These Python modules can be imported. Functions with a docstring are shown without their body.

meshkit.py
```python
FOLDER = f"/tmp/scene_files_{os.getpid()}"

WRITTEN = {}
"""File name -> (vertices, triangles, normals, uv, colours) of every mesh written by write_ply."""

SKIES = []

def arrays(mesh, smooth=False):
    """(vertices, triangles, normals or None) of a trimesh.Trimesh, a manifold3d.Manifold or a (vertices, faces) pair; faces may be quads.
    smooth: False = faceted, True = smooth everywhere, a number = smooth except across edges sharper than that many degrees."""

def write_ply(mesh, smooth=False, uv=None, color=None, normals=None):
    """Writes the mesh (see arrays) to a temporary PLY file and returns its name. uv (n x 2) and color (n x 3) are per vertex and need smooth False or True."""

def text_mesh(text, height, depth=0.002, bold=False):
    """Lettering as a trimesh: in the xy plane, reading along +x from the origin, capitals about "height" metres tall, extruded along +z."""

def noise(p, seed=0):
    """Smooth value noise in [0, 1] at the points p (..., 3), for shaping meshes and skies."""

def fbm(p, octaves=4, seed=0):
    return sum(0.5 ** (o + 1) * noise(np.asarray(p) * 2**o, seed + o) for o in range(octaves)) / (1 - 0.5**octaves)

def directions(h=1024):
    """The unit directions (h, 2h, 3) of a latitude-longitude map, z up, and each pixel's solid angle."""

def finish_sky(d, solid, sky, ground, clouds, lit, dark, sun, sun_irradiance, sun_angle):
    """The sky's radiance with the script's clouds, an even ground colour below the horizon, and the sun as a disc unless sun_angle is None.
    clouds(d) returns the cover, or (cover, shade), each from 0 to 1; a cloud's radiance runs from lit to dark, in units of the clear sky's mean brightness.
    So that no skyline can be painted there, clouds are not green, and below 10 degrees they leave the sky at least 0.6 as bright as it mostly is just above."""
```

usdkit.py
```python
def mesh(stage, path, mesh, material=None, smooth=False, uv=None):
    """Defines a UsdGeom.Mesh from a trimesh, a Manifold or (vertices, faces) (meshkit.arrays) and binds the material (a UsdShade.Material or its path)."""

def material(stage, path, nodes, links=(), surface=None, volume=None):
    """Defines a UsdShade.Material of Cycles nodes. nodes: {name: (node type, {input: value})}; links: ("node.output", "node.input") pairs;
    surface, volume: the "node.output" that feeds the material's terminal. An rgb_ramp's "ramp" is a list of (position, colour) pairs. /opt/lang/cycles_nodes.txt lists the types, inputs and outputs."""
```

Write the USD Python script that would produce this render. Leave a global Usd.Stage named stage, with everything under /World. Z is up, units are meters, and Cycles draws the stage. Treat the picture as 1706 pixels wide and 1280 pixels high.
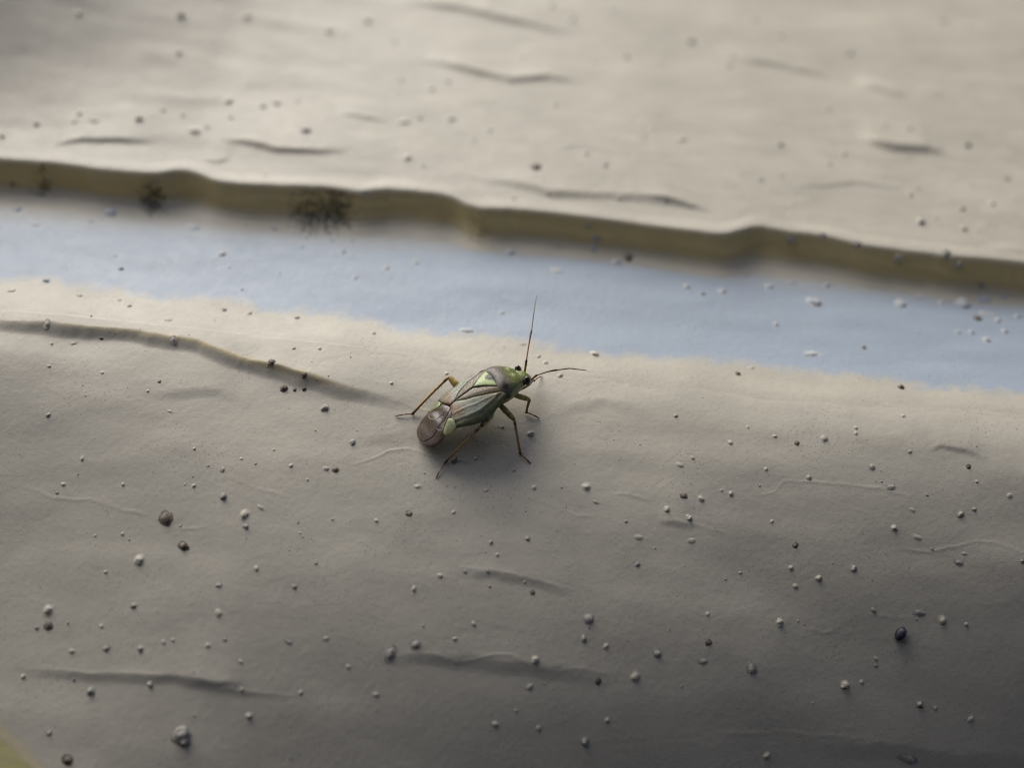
import math, random
import numpy as np, trimesh, shapely, usdkit, meshkit
from scipy.spatial import Delaunay
from scipy.ndimage import gaussian_filter1d
from scipy.spatial.transform import Rotation
from pxr import Usd, UsdGeom, UsdLux, UsdShade, Gf, Sdf, Vt

rng = np.random.default_rng(7)
random.seed(7)
stage = Usd.Stage.CreateInMemory()
UsdGeom.Xform.Define(stage, '/World')
UsdGeom.Scope.Define(stage, '/World/Looks')
T = Sdf.ValueTypeNames

# ------------------------------------------------------------------ camera, sky, sun
# The wall is described in millimetres: u along the boards, v up the wall, n out of it.
MM = 0.001
def world(P):
    P = np.asarray(P, float)
    return np.stack([P[..., 0], -P[..., 2], P[..., 1]], -1) * MM
DIST, TILT, HFOV, ROLL = 62.0, math.radians(42), math.radians(46), math.radians(5.6)
EXPOSURE = 1.46
LENS_OPENING = 2.0          # mm
SUN_DIR = np.array([-0.45, 0.77, 0.46]); SUN_DIR /= np.linalg.norm(SUN_DIR)
SUN_INTENSITY, SUN_ANGLE, SKY_STRENGTH = 0.40, 54.0, 0.05
FP = 853 / math.tan(HFOV / 2)
CAM = np.array([0, -DIST * math.sin(TILT), DIST * math.cos(TILT)])
FW = -CAM / DIST
_rt = np.array([1.0, 0, 0]); _up = np.cross(_rt, FW)
R2 = math.cos(ROLL) * _rt + math.sin(ROLL) * _up
U2 = -math.sin(ROLL) * _rt + math.cos(ROLL) * _up

cam = UsdGeom.Camera.Define(stage, '/World/Camera')
def wdir(d): return np.array([d[0], -d[2], d[1]])
X, Y, Z = wdir(R2), wdir(U2), -wdir(FW)
cp = world(CAM)
cam.AddTransformOp().Set(Gf.Matrix4d(*X, 0, *Y, 0, *Z, 0, *[float(c) for c in cp], 1))
cam.CreateHorizontalApertureAttr(36.0)
cam.CreateFocalLengthAttr(18.0 / math.tan(HFOV / 2))
cam.CreateFStopAttr(18.0 / math.tan(HFOV / 2) / LENS_OPENING)
cam.CreateFocusDistanceAttr(0.0605)
cam.CreateClippingRangeAttr(Gf.Vec2f(0.002, 100.0))
cam.CreateExposureAttr(EXPOSURE)

sw = wdir(SUN_DIR)
sun = UsdLux.DistantLight.Define(stage, '/World/Sun')
sun.CreateIntensityAttr(SUN_INTENSITY); sun.CreateAngleAttr(SUN_ANGLE); sun.CreateNormalizeAttr(True)
sun.CreateColorAttr(Gf.Vec3f(1.0, 0.965, 0.91))
zz = sw; xx = np.cross([0, 0, 1.0], zz); xx /= np.linalg.norm(xx); yy = np.cross(zz, xx)
sun.AddTransformOp().Set(Gf.Matrix4d(*xx, 0, *yy, 0, *zz, 0, 0, 0, 0, 1))
sky_m = usdkit.material(stage, '/World/Looks/sky', {
    'sky': ('sky_texture', {'sky_type': 'single_scattering', 'sun_disc': False, 'air_density': 0.23, 'aerosol_density': 1.4, 'sun_elevation': math.asin(sw[2]), 'sun_rotation': math.atan2(sw[0], sw[1])}),
    'bg': ('background_shader', {'strength': SKY_STRENGTH})}, [('sky.color', 'bg.color')], surface='bg.background')
dome = UsdLux.DomeLight.Define(stage, '/World/sky')
UsdShade.MaterialBindingAPI.Apply(dome.GetPrim()).Bind(sky_m)
dome.GetPrim().SetCustomDataByKey('kind', 'structure')

# ------------------------------------------------------------------ helpers
def project(P):
    d = np.asarray(P) - CAM; z = d @ FW
    return np.stack([853 + FP * (d @ R2) / z, 640 - FP * (d @ U2) / z], -1)
def rays(px):
    px = np.atleast_2d(np.asarray(px, float))
    d = FW + ((px[:, :1] - 853) * R2 + (640 - px[:, 1:2]) * U2) / FP
    return d / np.linalg.norm(d, axis=1, keepdims=True)
def on_plane(px, n=0.0):
    d = rays(px); return CAM + d * ((n - CAM[2]) / d[:, 2])[:, None]
used = {}
def path_for(parent, name):
    k = used.get((parent, name), 0); used[(parent, name)] = k + 1
    return f'{parent}/{name}' + (f'_{k:03d}' if k else '')
def put(parent, name, V, F, mat, smooth=True, origin=(0, 0, 0), prim=None, label=None, kind=None, col=None, **attrs):
    """One Mesh prim; V in wall millimetres."""
    p = path_for(parent, name)
    W = world(np.asarray(V, float) - np.asarray(origin, float))
    m = usdkit.mesh(stage, p, (W, F), mat, smooth=smooth)
    api = UsdGeom.PrimvarsAPI(m)
    if col is not None:
        api.CreatePrimvar('tint', T.Color3fArray, 'vertex').Set(Vt.Vec3fArray.FromNumpy(np.asarray(col, np.float32)))
    for k, a in attrs.items():
        api.CreatePrimvar(k, T.FloatArray, 'vertex').Set(Vt.FloatArray.FromNumpy(np.asarray(a, np.float32)))
    if label: m.GetPrim().SetCustomDataByKey('label', label)
    if kind: m.GetPrim().SetCustomDataByKey('kind', kind)
    return p
def thing(name, label, cat, base, group=None, kind=None):
    p = path_for('/World', name)
    x = UsdGeom.Xform.Define(stage, p); x.AddTranslateOp().Set(Gf.Vec3d(*[float(c) for c in world(np.asarray(base, float))]))
    o = x.GetPrim(); o.SetCustomDataByKey('label', label); o.SetCustomDataByKey('category', cat)
    if group: o.SetCustomDataByKey('group', group)
    if kind: o.SetCustomDataByKey('kind', kind)
    return p
def smoothstep(x, a, b):
    t = np.clip((x - a) / (b - a), 0, 1); return t * t * (3 - 2 * t)
def fb(u, v, su, sv, seed, oct=3):
    return meshkit.fbm(np.stack([u / su + 50, v / sv + 50, np.zeros_like(u) + .37 * seed], -1), oct, seed) - 0.5
def line(px, n=0.0):
    q = on_plane(px, n); o = np.argsort(q[:, 0]); return q[o, 0], q[o, 1]

# ------------------------------------------------------------------ wall paint
def paint(name, base, rough=0.45):
    k = 1 / MM
    return usdkit.material(stage, '/World/Looks/' + name, {
        'geo': ('geometry', {}),
        'n1': ('noise_texture', {'scale': 0.16 * k, 'detail': 4.0, 'roughness': .6}),
        'm1': ('map_range', {'from_min': .3, 'from_max': .7, 'to_min': 0.0, 'to_max': 1.0, 'clamp': True}),
        'beige': ('mix_color', {'a': base, 'b': tuple(np.array(base) * np.array((.83, .835, .84)))}),
        # blue sky light on the cove, painted into the colour, ragged border
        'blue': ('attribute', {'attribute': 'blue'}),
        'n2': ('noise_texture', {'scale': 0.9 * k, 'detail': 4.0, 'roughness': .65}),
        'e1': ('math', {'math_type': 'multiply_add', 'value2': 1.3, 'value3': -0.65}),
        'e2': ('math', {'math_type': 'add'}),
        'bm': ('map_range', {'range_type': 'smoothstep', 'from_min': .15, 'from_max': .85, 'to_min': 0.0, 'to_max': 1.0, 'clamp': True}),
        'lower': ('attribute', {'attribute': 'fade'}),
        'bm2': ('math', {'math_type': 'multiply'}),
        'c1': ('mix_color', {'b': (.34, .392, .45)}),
        # brown grime, lightened to carry warm ground bounce in its colour, and mould
        'dirt_bounce': ('attribute', {'attribute': 'grime'}),
        'n3': ('noise_texture', {'scale': 1.4 * k, 'detail': 5.0, 'roughness': .7}),
        'd1': ('math', {'math_type': 'multiply_add', 'value2': 1.3, 'value3': 0.35}),
        'd2': ('math', {'math_type': 'multiply', 'use_clamp': True}),
        'c2': ('mix_color', {'b': (.60, .475, .225)}),
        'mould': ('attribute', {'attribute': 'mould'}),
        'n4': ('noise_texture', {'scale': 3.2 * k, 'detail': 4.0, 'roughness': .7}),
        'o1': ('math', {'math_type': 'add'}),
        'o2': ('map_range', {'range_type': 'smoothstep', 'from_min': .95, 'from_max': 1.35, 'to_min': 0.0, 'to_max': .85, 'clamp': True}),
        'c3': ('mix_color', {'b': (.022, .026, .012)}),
        # fine dust specks
        'vor': ('voronoi_texture', {'scale': 4.6 * k, 'randomness': 1.0}),
        'n5': ('noise_texture', {'scale': 0.35 * k, 'detail': 3.0}),
        'v1': ('map_range', {'from_min': .38, 'from_max': .68, 'to_min': .06, 'to_max': .24, 'clamp': True}),
        'v2': ('math', {'math_type': 'less_than'}),
        'v3': ('math', {'math_type': 'multiply', 'value2': .32}),
        'c4': ('mix_color', {'b': (.13, .11, .085)}),
        # yellowish tint
        'yel': ('attribute', {'attribute': 'yellow'}),
        'c0': ('mix_color', {'b': (.44, .40, .17)}),
        # fine relief
        'n6': ('noise_texture', {'scale': 3.2 * k, 'detail': 6.0, 'roughness': .62}),
        'bump': ('bump', {'strength': .36, 'distance': 0.00006}),
        'r1': ('map_range', {'from_min': .2, 'from_max': .8, 'to_min': rough - .07, 'to_max': rough + .10}),
        'p': ('principled_bsdf', {'specular_ior_level': .3}),
    }, [('geo.position', f'{n}.vector') for n in ('n1', 'n2', 'n3', 'n4', 'n5', 'n6', 'vor')] + [
        ('n1.fac', 'm1.value'), ('m1.result', 'beige.fac'),
        ('yel.fac', 'c0.fac'), ('beige.result', 'c0.a'),
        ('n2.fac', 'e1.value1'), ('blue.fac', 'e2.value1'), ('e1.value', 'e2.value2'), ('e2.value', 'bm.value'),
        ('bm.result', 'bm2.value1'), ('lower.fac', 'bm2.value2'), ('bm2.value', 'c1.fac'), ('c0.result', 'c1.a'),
        ('n3.fac', 'd1.value1'), ('d1.value', 'd2.value1'), ('dirt_bounce.fac', 'd2.value2'), ('d2.value', 'c2.fac'), ('c1.result', 'c2.a'),
        ('mould.fac', 'o1.value1'), ('n4.fac', 'o1.value2'), ('o1.value', 'o2.value'), ('o2.result', 'c3.fac'), ('c2.result', 'c3.a'),
        ('n5.fac', 'v1.value'), ('vor.distance', 'v2.value1'), ('v1.result', 'v2.value2'), ('v2.value', 'v3.value1'), ('v3.value', 'c4.fac'), ('c3.result', 'c4.a'),
        ('n6.fac', 'bump.height'), ('bump.normal', 'p.normal'), ('n3.fac', 'r1.value'), ('r1.result', 'p.roughness'),
        ('c4.result', 'p.base_color')], surface='p.BSDF')
BEIGE = (.540, .499, .402)
M_wall = paint('wall_paint', BEIGE)

def grain_mat(name, a, b, rough=.5, scale=3.0):
    return usdkit.material(stage, '/World/Looks/' + name, {
        'geo': ('geometry', {}), 'n': ('noise_texture', {'scale': scale / MM, 'detail': 4.0, 'roughness': .6}),
        'ramp': ('rgb_ramp', {'ramp': [(.3, a), (.7, b)]}),
        'n2': ('noise_texture', {'scale': 9.0 / MM, 'detail': 3.0}), 'bump': ('bump', {'strength': .5, 'distance': .00006}),
        'p': ('principled_bsdf', {'roughness': rough, 'specular_ior_level': .4})},
        [('geo.position', 'n.vector'), ('geo.position', 'n2.vector'), ('n.fac', 'ramp.fac'), ('ramp.color', 'p.base_color'), ('n2.fac', 'bump.height'), ('bump.normal', 'p.normal')], surface='p.BSDF')
M_bump = [grain_mat('bump_beige', (.32, .295, .24), (.52, .475, .39)), grain_mat('bump_grey', (.26, .245, .21), (.46, .43, .36)),
          grain_mat('bump_blue', (.33, .36, .38), (.50, .51, .50)), grain_mat('bump_brown', (.07, .05, .03), (.25, .21, .16), scale=2.2),  # bluish bumps share the sky tint painted on the cove
          grain_mat('bump_shaded', (.25, .235, .205), (.44, .41, .35))]
M_black = grain_mat('black_grain', (.012, .013, .02), (.05, .05, .065), .45, 5.0)
M_mould = grain_mat('mould', (.012, .015, .006), (.05, .05, .025), .9, 5.0)

# ------------------------------------------------------------------ shape of the wall
lip_u, lip_v = line([(-150, 512), (0, 520), (400, 560), (800, 602), (1200, 645), (1706, 695), (1850, 708)])
edge_px = [(-500, 235), (-200, 262), (0, 273), (100, 280), (180, 292), (260, 298), (300, 291), (330, 295), (360, 311), (480, 317), (550, 318), (600, 327), (640, 321), (700, 326),
           (750, 332), (790, 352), (880, 356), (980, 368), (1060, 378), (1150, 391), (1210, 399), (1260, 383), (1310, 393), (1370, 400), (1430, 415), (1500, 425), (1600, 438), (1706, 447), (1900, 470), (2200, 505)]
edge_u, edge_v = line(edge_px, 0.55)
_fu = np.linspace(-60, 60, 1201); _fe = gaussian_filter1d(np.interp(_fu, edge_u, edge_v), 4)
def lip(u): return np.interp(u, lip_u, lip_v)
def edge(u):
    e = np.interp(u, _fu, _fe)
    return e + .14 * fb(u, u * 0, 1.1, 1, 31, 4)

# creases: raised folds with a scarp below ('S'), thin raised threads ('R'); pixel polyline, height mm, width mm, reach mm
UP, LO = [], []
def creases(store, u, v):
    out = np.zeros_like(u)
    for kind, cu, cv, A, e, L, tp in store:
        span = cu[-1] - cu[0]
        t = (u - cu[0]) / span
        on = (t > 0) & (t < 1)
        if kind == 'S': on &= (v > cv.min() - 2) & (v < cv.max() + 5 * L + 1)
        else: on &= (v > cv.min() - 1) & (v < cv.max() + 1)
        if not on.any(): continue
        uu, vv, tt = u[on], v[on], t[on]
        seed = int(abs(cu[0] * 7 + cv[0] * 13)) % 97
        d = vv - np.interp(uu, cu, cv) - (.26 if kind == 'S' else .18) * fb(uu, uu * 0, .9, 1, seed, 4)
        w = smoothstep(tt, 0, tp) * smoothstep(1 - tt, 0, tp)
        if kind == 'S':
            ee = e * (.8 + .8 * (fb(uu, uu * 0, 2.5, 1, seed + 3, 2) + .5))
            w = w * (.55 + .9 * np.clip(fb(uu, uu * 0, 6.0, 1, seed + 11, 2) + .5, 0, 1))
            h = np.where(d > 0, np.exp(-np.maximum(d, 0) / L), smoothstep(d, -ee, 0))
        else:
            w = w * (.35 + 1.3 * np.clip(fb(uu, uu * 0, 1.1, 1, seed + 5, 2) + .5, 0, 1))
            h = np.exp(-(d / e) ** 2)
        out[on] += A * w * h
    return out

# lower board: cove under the lap, rounded lip, then a face that bows away
vl = np.linspace(-60, 30, 3601)
CD, CW = 1.10, 13.5
s_ = np.clip(vl / CW, 0, 1)
prof = np.where(vl > 0, -CD * (1 - (1 - s_) ** 1.6), 0.0)
d_ = np.minimum(vl, 0)
slope = np.interp(-d_, [0, 2.2, 8, 14, 20, 25, 60], [0, .19, .42, .72, 1.12, 1.45, 1.45])      # how far the face leans back below the lip
prof = prof - np.concatenate([np.cumsum(slope[::-1])[::-1] * (vl[1] - vl[0])])
prof = gaussian_filter1d(prof, .55 / (vl[1] - vl[0]))
def lower_n(u, v):
    x = v - lip(u)
    n = np.interp(x, vl, prof) * np.where(x < 0, (.34 + .84 * smoothstep(u, -36, 28)), 1)
    face = smoothstep(-x, -1, 6)
    n = n - face * np.where(u > -1, .009, .016) * (u + 1) ** 2 / 2 * smoothstep(-x, 0, 20)
    n = n + .34 * fb(u, v, 13, 4.2, 3, 3) + .13 * fb(u, v, 4.5, 2.0, 5, 2) + .022 * fb(u, v, 1.1, .7, 9, 3)
    return n + creases(LO, u, v)
LIPR = .34
def upper_face(u, v, dv):
    """height of the upper board's face, dv = distance above its edge"""
    n = .55 + .25 * (1 - np.exp(-np.maximum(dv, 0) / 2.5)) - .0016 * np.maximum(dv - 6, 0) ** 2
    n = n + .20 * np.exp(-((dv - .35) / .75) ** 2)
    n = n + .0055 * np.minimum(u + 4, 0) ** 2 * smoothstep(dv, 2, 22)
    n = n + .40 * fb(u, v, 14, 4.5, 13, 3) + .10 * fb(u, v, 4, 1.8, 15, 2) + .02 * fb(u, v, 1.1, .7, 19, 3)
    return n + creases(UP, u, v)
from scipy.interpolate import RegularGridInterpolator
us = np.concatenate([np.linspace(-54, -33, 40)[:-1], np.linspace(-33, 33, 640)[:-1], np.linspace(33, 54, 40)])
vs = np.concatenate([np.linspace(-44, -25, 50)[:-1], np.linspace(-25, 4, 440)[:-1], np.linspace(4, 15.4, 100)])
face_dv = np.concatenate([np.linspace(0, LIPR, 12), np.linspace(LIPR, 9, 70)[1:], np.linspace(9, 42, 150)[1:]])
U, Vv = np.meshgrid(us, vs)
Uf, Df = np.meshgrid(us, face_dv)
def cache_heights():
    global N, NF, _lo, _hi
    N = lower_n(U, Vv)
    NF = upper_face(Uf, edge(Uf) + Df, Df) - np.where(Df < LIPR, LIPR - np.sqrt(np.maximum(LIPR ** 2 - (LIPR - Df) ** 2, 0)), 0)
    _lo = RegularGridInterpolator((vs, us), N, bounds_error=False, fill_value=None)
    _hi = RegularGridInterpolator((face_dv, us), NF, bounds_error=False, fill_value=None)
cache_heights()
_eu = np.linspace(-60, 60, 2400); _ev = edge(_eu)
RAMP_DV, RAMP_N = [-5.2, -3.6, -2.4, -1.7, -1.1, -.70, -.40, -.20, -.08, 0], [-2.4, -1.5, -1.12, -1.0, -.88, -.74, -.50, -.25, -.06, .12]
def edge_at(u): return np.interp(u, _eu, _ev)
def height(u, v):
    u = np.asarray(u, float); v = np.asarray(v, float); dv = v - edge_at(u)
    uc = np.clip(u, -53.9, 53.9)
    return np.where(dv > 0, _hi(np.stack([np.clip(dv, 0, 41.9), uc], -1)), np.maximum(np.interp(dv, RAMP_DV, RAMP_N, left=-99.0), _lo(np.stack([np.clip(v, -43.9, 15.3), uc], -1))))
def hit(px, h=0.0):
    """Points where the pixels' lines of sight come within h of the wall."""
    px = np.atleast_2d(np.asarray(px, float)); h = np.broadcast_to(h, len(px))
    d = rays(px); ts = np.linspace(40, 130, 450)
    P = CAM + d[:, None] * ts[:, None]
    below = P[..., 2] - height(P[..., 0], P[..., 1]) < h[:, None]
    i = np.maximum(below.argmax(1), 1)
    lo, hi = ts[i - 1].copy(), ts[i].copy()
    for _ in range(18):
        m = (lo + hi) / 2; Q = CAM + d * m[:, None]
        b = Q[:, 2] - height(Q[:, 0], Q[:, 1]) < h
        hi = np.where(b, m, hi); lo = np.where(b, lo, m)
    return CAM + d * hi[:, None]
def surf(px):
    q = hit(px); o = np.argsort(q[:, 0]); return q[o, 0], q[o, 1]
def S(store, px, A, e=.35, L=2.0, taper=.38, n=0.0):
    u, v = surf(px); L = min(L, 2.6 if store is LO else 1.4); store.append(('S', u, v, A * (.66 if store is UP else .52), e * (1.0 if store is UP else .9), L, taper))
def R(store, px, A=.05, w=.055, n=0.0):
    u, v = surf(px); store.append(('R', u, v, A * .30, w, 0, .25))
S(UP, [(640, -10), (680, 0), (760, 12), (850, 32), (930, 50), (990, 56)], .42, .45, 3)
S(UP, [(655, 97), (720, 100), (790, 118), (850, 132), (915, 128), (980, 135), (1030, 147)], .36, .4, 3)
S(UP, [(1190, 90), (1300, 108), (1360, 122), (1425, 137)], .30, .4, 3)
S(UP, [(1415, 138), (1440, 141), (1480, 152), (1530, 168)], .36, .4, .9, .4)
S(UP, [(1520, 155), (1570, 155), (1650, 183)], .16, .3, 2)
S(UP, [(550, 186), (620, 195), (655, 206)], .16, .3, 2)
S(UP, [(75, 240), (140, 231), (200, 232), (275, 233)], .28, .35, 2)
S(UP, [(350, 227), (420, 236), (460, 247), (520, 250), (590, 248)], .32, .35, 2.4)
S(UP, [(1420, 228), (1490, 245), (1540, 248), (1586, 257)], .40, .4, 2.5, .3)
S(UP, [(770, 290), (850, 300), (920, 318), (1000, 322), (1060, 324), (1120, 332), (1220, 358)], .34, .7, 2.2)
S(UP, [(1060, 324), (1110, 333), (1160, 345), (1190, 352)], .22, .25, 1.2)
S(UP, [(1280, 312), (1420, 300), (1500, 312), (1560, 330)], .14, .5, 2)
S(UP, [(900, 255), (960, 240), (1020, 250), (1080, 262)], .08, .3, 2)
S(UP, [(1090, 180), (1200, 200), (1300, 205), (1390, 220)], .12, .6, 3)
S(UP, [(1630, 410), (1706, 418), (1800, 430)], .25, .5, 2)
S(UP, [(330, 262), (360, 268), (390, 262)], .12, .3, 1)
S(LO, [(-120, 527), (0, 535), (100, 543), (220, 555), (330, 572), (400, 600), (470, 617), (560, 642), (640, 660), (730, 676)], .60, .68, 2.6, .25)
S(LO, [(400, 602), (470, 619), (520, 633), (570, 645)], .16, .2, .8)
S(LO, [(240, 651), (300, 649), (340, 645), (370, 649), (402, 662)], .17, .55, 1.6)
S(LO, [(0, 1111), (150, 1122), (300, 1128), (370, 1142), (430, 1152), (500, 1160)], .26, .35, 3.5)
S(LO, [(290, 1124), (340, 1136), (420, 1145)], .12, .2, .8)
S(LO, [(740, 942), (830, 953), (900, 968), (975, 988)], .16, .4, 2.5)
S(LO, [(600, 1085), (700, 1092), (800, 1096), (880, 1104), (960, 1114), (1060, 1128)], .22, .55, 3.0)
S(LO, [(1280, 1222), (1450, 1238), (1600, 1258), (1706, 1258), (1850, 1270)], .25, .7, 3)
S(LO, [(1540, 748), (1570, 742), (1610, 750), (1650, 764)], .12, .25, 1.5)
S(LO, [(900, 690), (960, 668), (1000, 662), (1100, 680)], .10, .7, 1.6)
S(LO, [(560, 735), (640, 722), (700, 712), (760, 722)], .07, .8, 2.0)
S(LO, [(1090, 862), (1120, 866), (1160, 874)], .10, .3, 1.2)
R(LO, [(20, 808), (60, 818), (90, 830), (120, 834), (150, 832), (200, 848), (250, 860), (275, 868)])
R(LO, [(285, 878), (310, 883), (330, 882), (352, 876)])
R(LO, [(350, 801), (365, 796), (390, 797), (430, 812), (460, 823), (492, 836)], .035)
R(LO, [(545, 786), (580, 780), (620, 765), (650, 752), (680, 749), (720, 758), (780, 770), (830, 785)], .05)
R(LO, [(690, 700), (740, 704), (790, 708), (850, 712), (900, 708)], .03)
R(LO, [(640, 665), (700, 682), (740, 690)], .04)
R(LO, [(848, 820), (900, 836), (960, 859), (985, 860), (1012, 853)], .04)
R(LO, [(1012, 822), (1040, 823), (1065, 829), (1095, 839)], .04)
R(LO, [(1100, 861), (1130, 869), (1160, 876), (1220, 891)], .045)
R(LO, [(1236, 826), (1270, 826), (1290, 820), (1305, 803), (1380, 804), (1440, 810), (1500, 822), (1542, 838)], .045)
R(LO, [(1465, 914), (1550, 919), (1590, 913), (1630, 902), (1660, 904), (1706, 922), (1760, 930)], .045)
R(LO, [(745, 943), (830, 955), (900, 970), (970, 990)], .04)
R(LO, [(655, 1090), (720, 1091), (760, 1103), (790, 1102), (820, 1093), (850, 1095), (900, 1118), (930, 1120), (960, 1115), (1050, 1130)], .05)
R(LO, [(20, 1114), (150, 1124), (300, 1130), (380, 1150), (440, 1156), (500, 1160), (550, 1130)], .05)
R(LO, [(1440, 1022), (1480, 1028), (1530, 1036)], .04)
R(LO, [(1330, 1045), (1370, 1055), (1400, 1048)], .04)
R(LO, [(1150, 1225), (1300, 1222), (1400, 1228), (1500, 1242)], .04)

cache_heights()
def normal_at(P, e=.25):
    u, v = P[:, 0], P[:, 1]
    nu = (height(u + e, v) - height(u - e, v)) / (2 * e); nv = (height(u, v + e) - height(u, v - e)) / (2 * e)
    n = np.stack([-nu, -nv, np.ones_like(nu)], -1)
    n[:, :2] = np.clip(n[:, :2], -1.4, 1.4)
    return n / np.linalg.norm(n, axis=1, keepdims=True)

WALL = thing('wall', 'beige painted exterior wall of two overlapping boards with pale blue sky light painted along the hollow', 'wall', (0, 0, 0), kind='structure')
def sheet(us, rows_uv_n, name, label, **attrs):
    """rows x columns of points, closed at the back"""
    P = rows_uv_n; r, c = P.shape[:2]
    F = lambda a: a.reshape(-1, 4)
    idx = np.arange(r * c).reshape(r, c)
    quads = np.stack([idx[:-1, :-1], idx[:-1, 1:], idx[1:, 1:], idx[1:, :-1]], -1).reshape(-1, 4)
    ring = np.concatenate([idx[0, :], idx[1:, -1], idx[-1, -2::-1], idx[-2:0:-1, 0]])
    V = P.reshape(-1, 3); B = V[ring].copy(); B[:, 2] = -34.0
    k = np.arange(len(ring)); o = len(V)
    side = np.stack([ring, o + k, o + np.roll(k, -1), np.roll(ring, -1)], -1)
    ctr = B.mean(0); back = np.stack([o + np.roll(k, -1), o + k, np.full(len(k), o + len(ring))], -1)
    V = np.vstack([V, B, ctr])
    Q = np.vstack([quads, side]); tri = np.vstack([Q[:, [0, 1, 2]], Q[:, [0, 2, 3]], back])
    att = {q: np.concatenate([a.ravel(), np.zeros(len(B) + 1)]) for q, a in attrs.items()}
    return put(WALL, name, V, tri, M_wall, True, label=label, **att)

# ---- lower board
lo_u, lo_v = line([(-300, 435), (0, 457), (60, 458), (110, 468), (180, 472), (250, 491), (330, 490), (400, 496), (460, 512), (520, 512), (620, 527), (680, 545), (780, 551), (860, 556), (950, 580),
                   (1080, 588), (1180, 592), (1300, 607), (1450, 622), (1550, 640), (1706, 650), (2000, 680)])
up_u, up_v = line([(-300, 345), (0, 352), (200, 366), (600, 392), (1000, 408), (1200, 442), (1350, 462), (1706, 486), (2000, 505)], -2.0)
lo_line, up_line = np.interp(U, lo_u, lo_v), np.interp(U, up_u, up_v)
blue = np.clip(.5 + (Vv - lo_line) / 1.7, 0, 1)  # where the cove's sky light is painted in
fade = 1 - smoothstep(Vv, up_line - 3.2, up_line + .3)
dv = Vv - edge(U)
grime = .2 * smoothstep(dv, -2.4, -1.0)  # brown spill under the lap, warm bounce included in its tint
# grime in the fold of paint
fold = creases([LO[0]], U, Vv)
gu, gv = LO[0][1], LO[0][2]
fd = Vv - np.interp(U, gu, gv)
grime = np.maximum(grime, .6 * np.exp(-((fd + .12) / .16) ** 2) * ((U > gu[0]) & (U < gu[-1])) * smoothstep(U, -30, -14) * smoothstep(-U, 6.5, 11))
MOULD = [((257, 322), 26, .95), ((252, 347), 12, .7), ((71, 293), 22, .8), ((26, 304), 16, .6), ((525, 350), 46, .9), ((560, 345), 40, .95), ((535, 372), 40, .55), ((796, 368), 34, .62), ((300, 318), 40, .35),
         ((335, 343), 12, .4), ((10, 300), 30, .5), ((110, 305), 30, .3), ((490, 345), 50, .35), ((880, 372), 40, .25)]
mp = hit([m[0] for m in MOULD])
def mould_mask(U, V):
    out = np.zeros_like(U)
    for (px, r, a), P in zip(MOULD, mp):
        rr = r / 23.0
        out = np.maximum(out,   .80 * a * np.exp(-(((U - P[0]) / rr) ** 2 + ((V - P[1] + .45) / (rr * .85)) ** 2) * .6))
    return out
yl = hit([(-40, 1190), (0, 1228), (30, 1256), (58, 1284), (90, 1318)])
yellow = .9 * smoothstep(-(Vv - np.interp(U, yl[:, 0], yl[:, 1])), -.15, .15) * (U < yl[-1, 0]) * (Vv < -5)
grime_edge = np.exp(-((Vv - np.interp(U, yl[:, 0], yl[:, 1]) - .25) / .2) ** 2) * (U < yl[-1, 0])
grime = np.maximum(grime, .5 * grime_edge)
BOARD_LOW = sheet(us, np.stack([U, Vv, N], -1), 'board', 'bowed beige board with pale blue sky light painted along its hollow upper edge',
                  blue=blue, fade=fade, grime=grime, mould=mould_mask(U, Vv), yellow=yellow)
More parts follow.
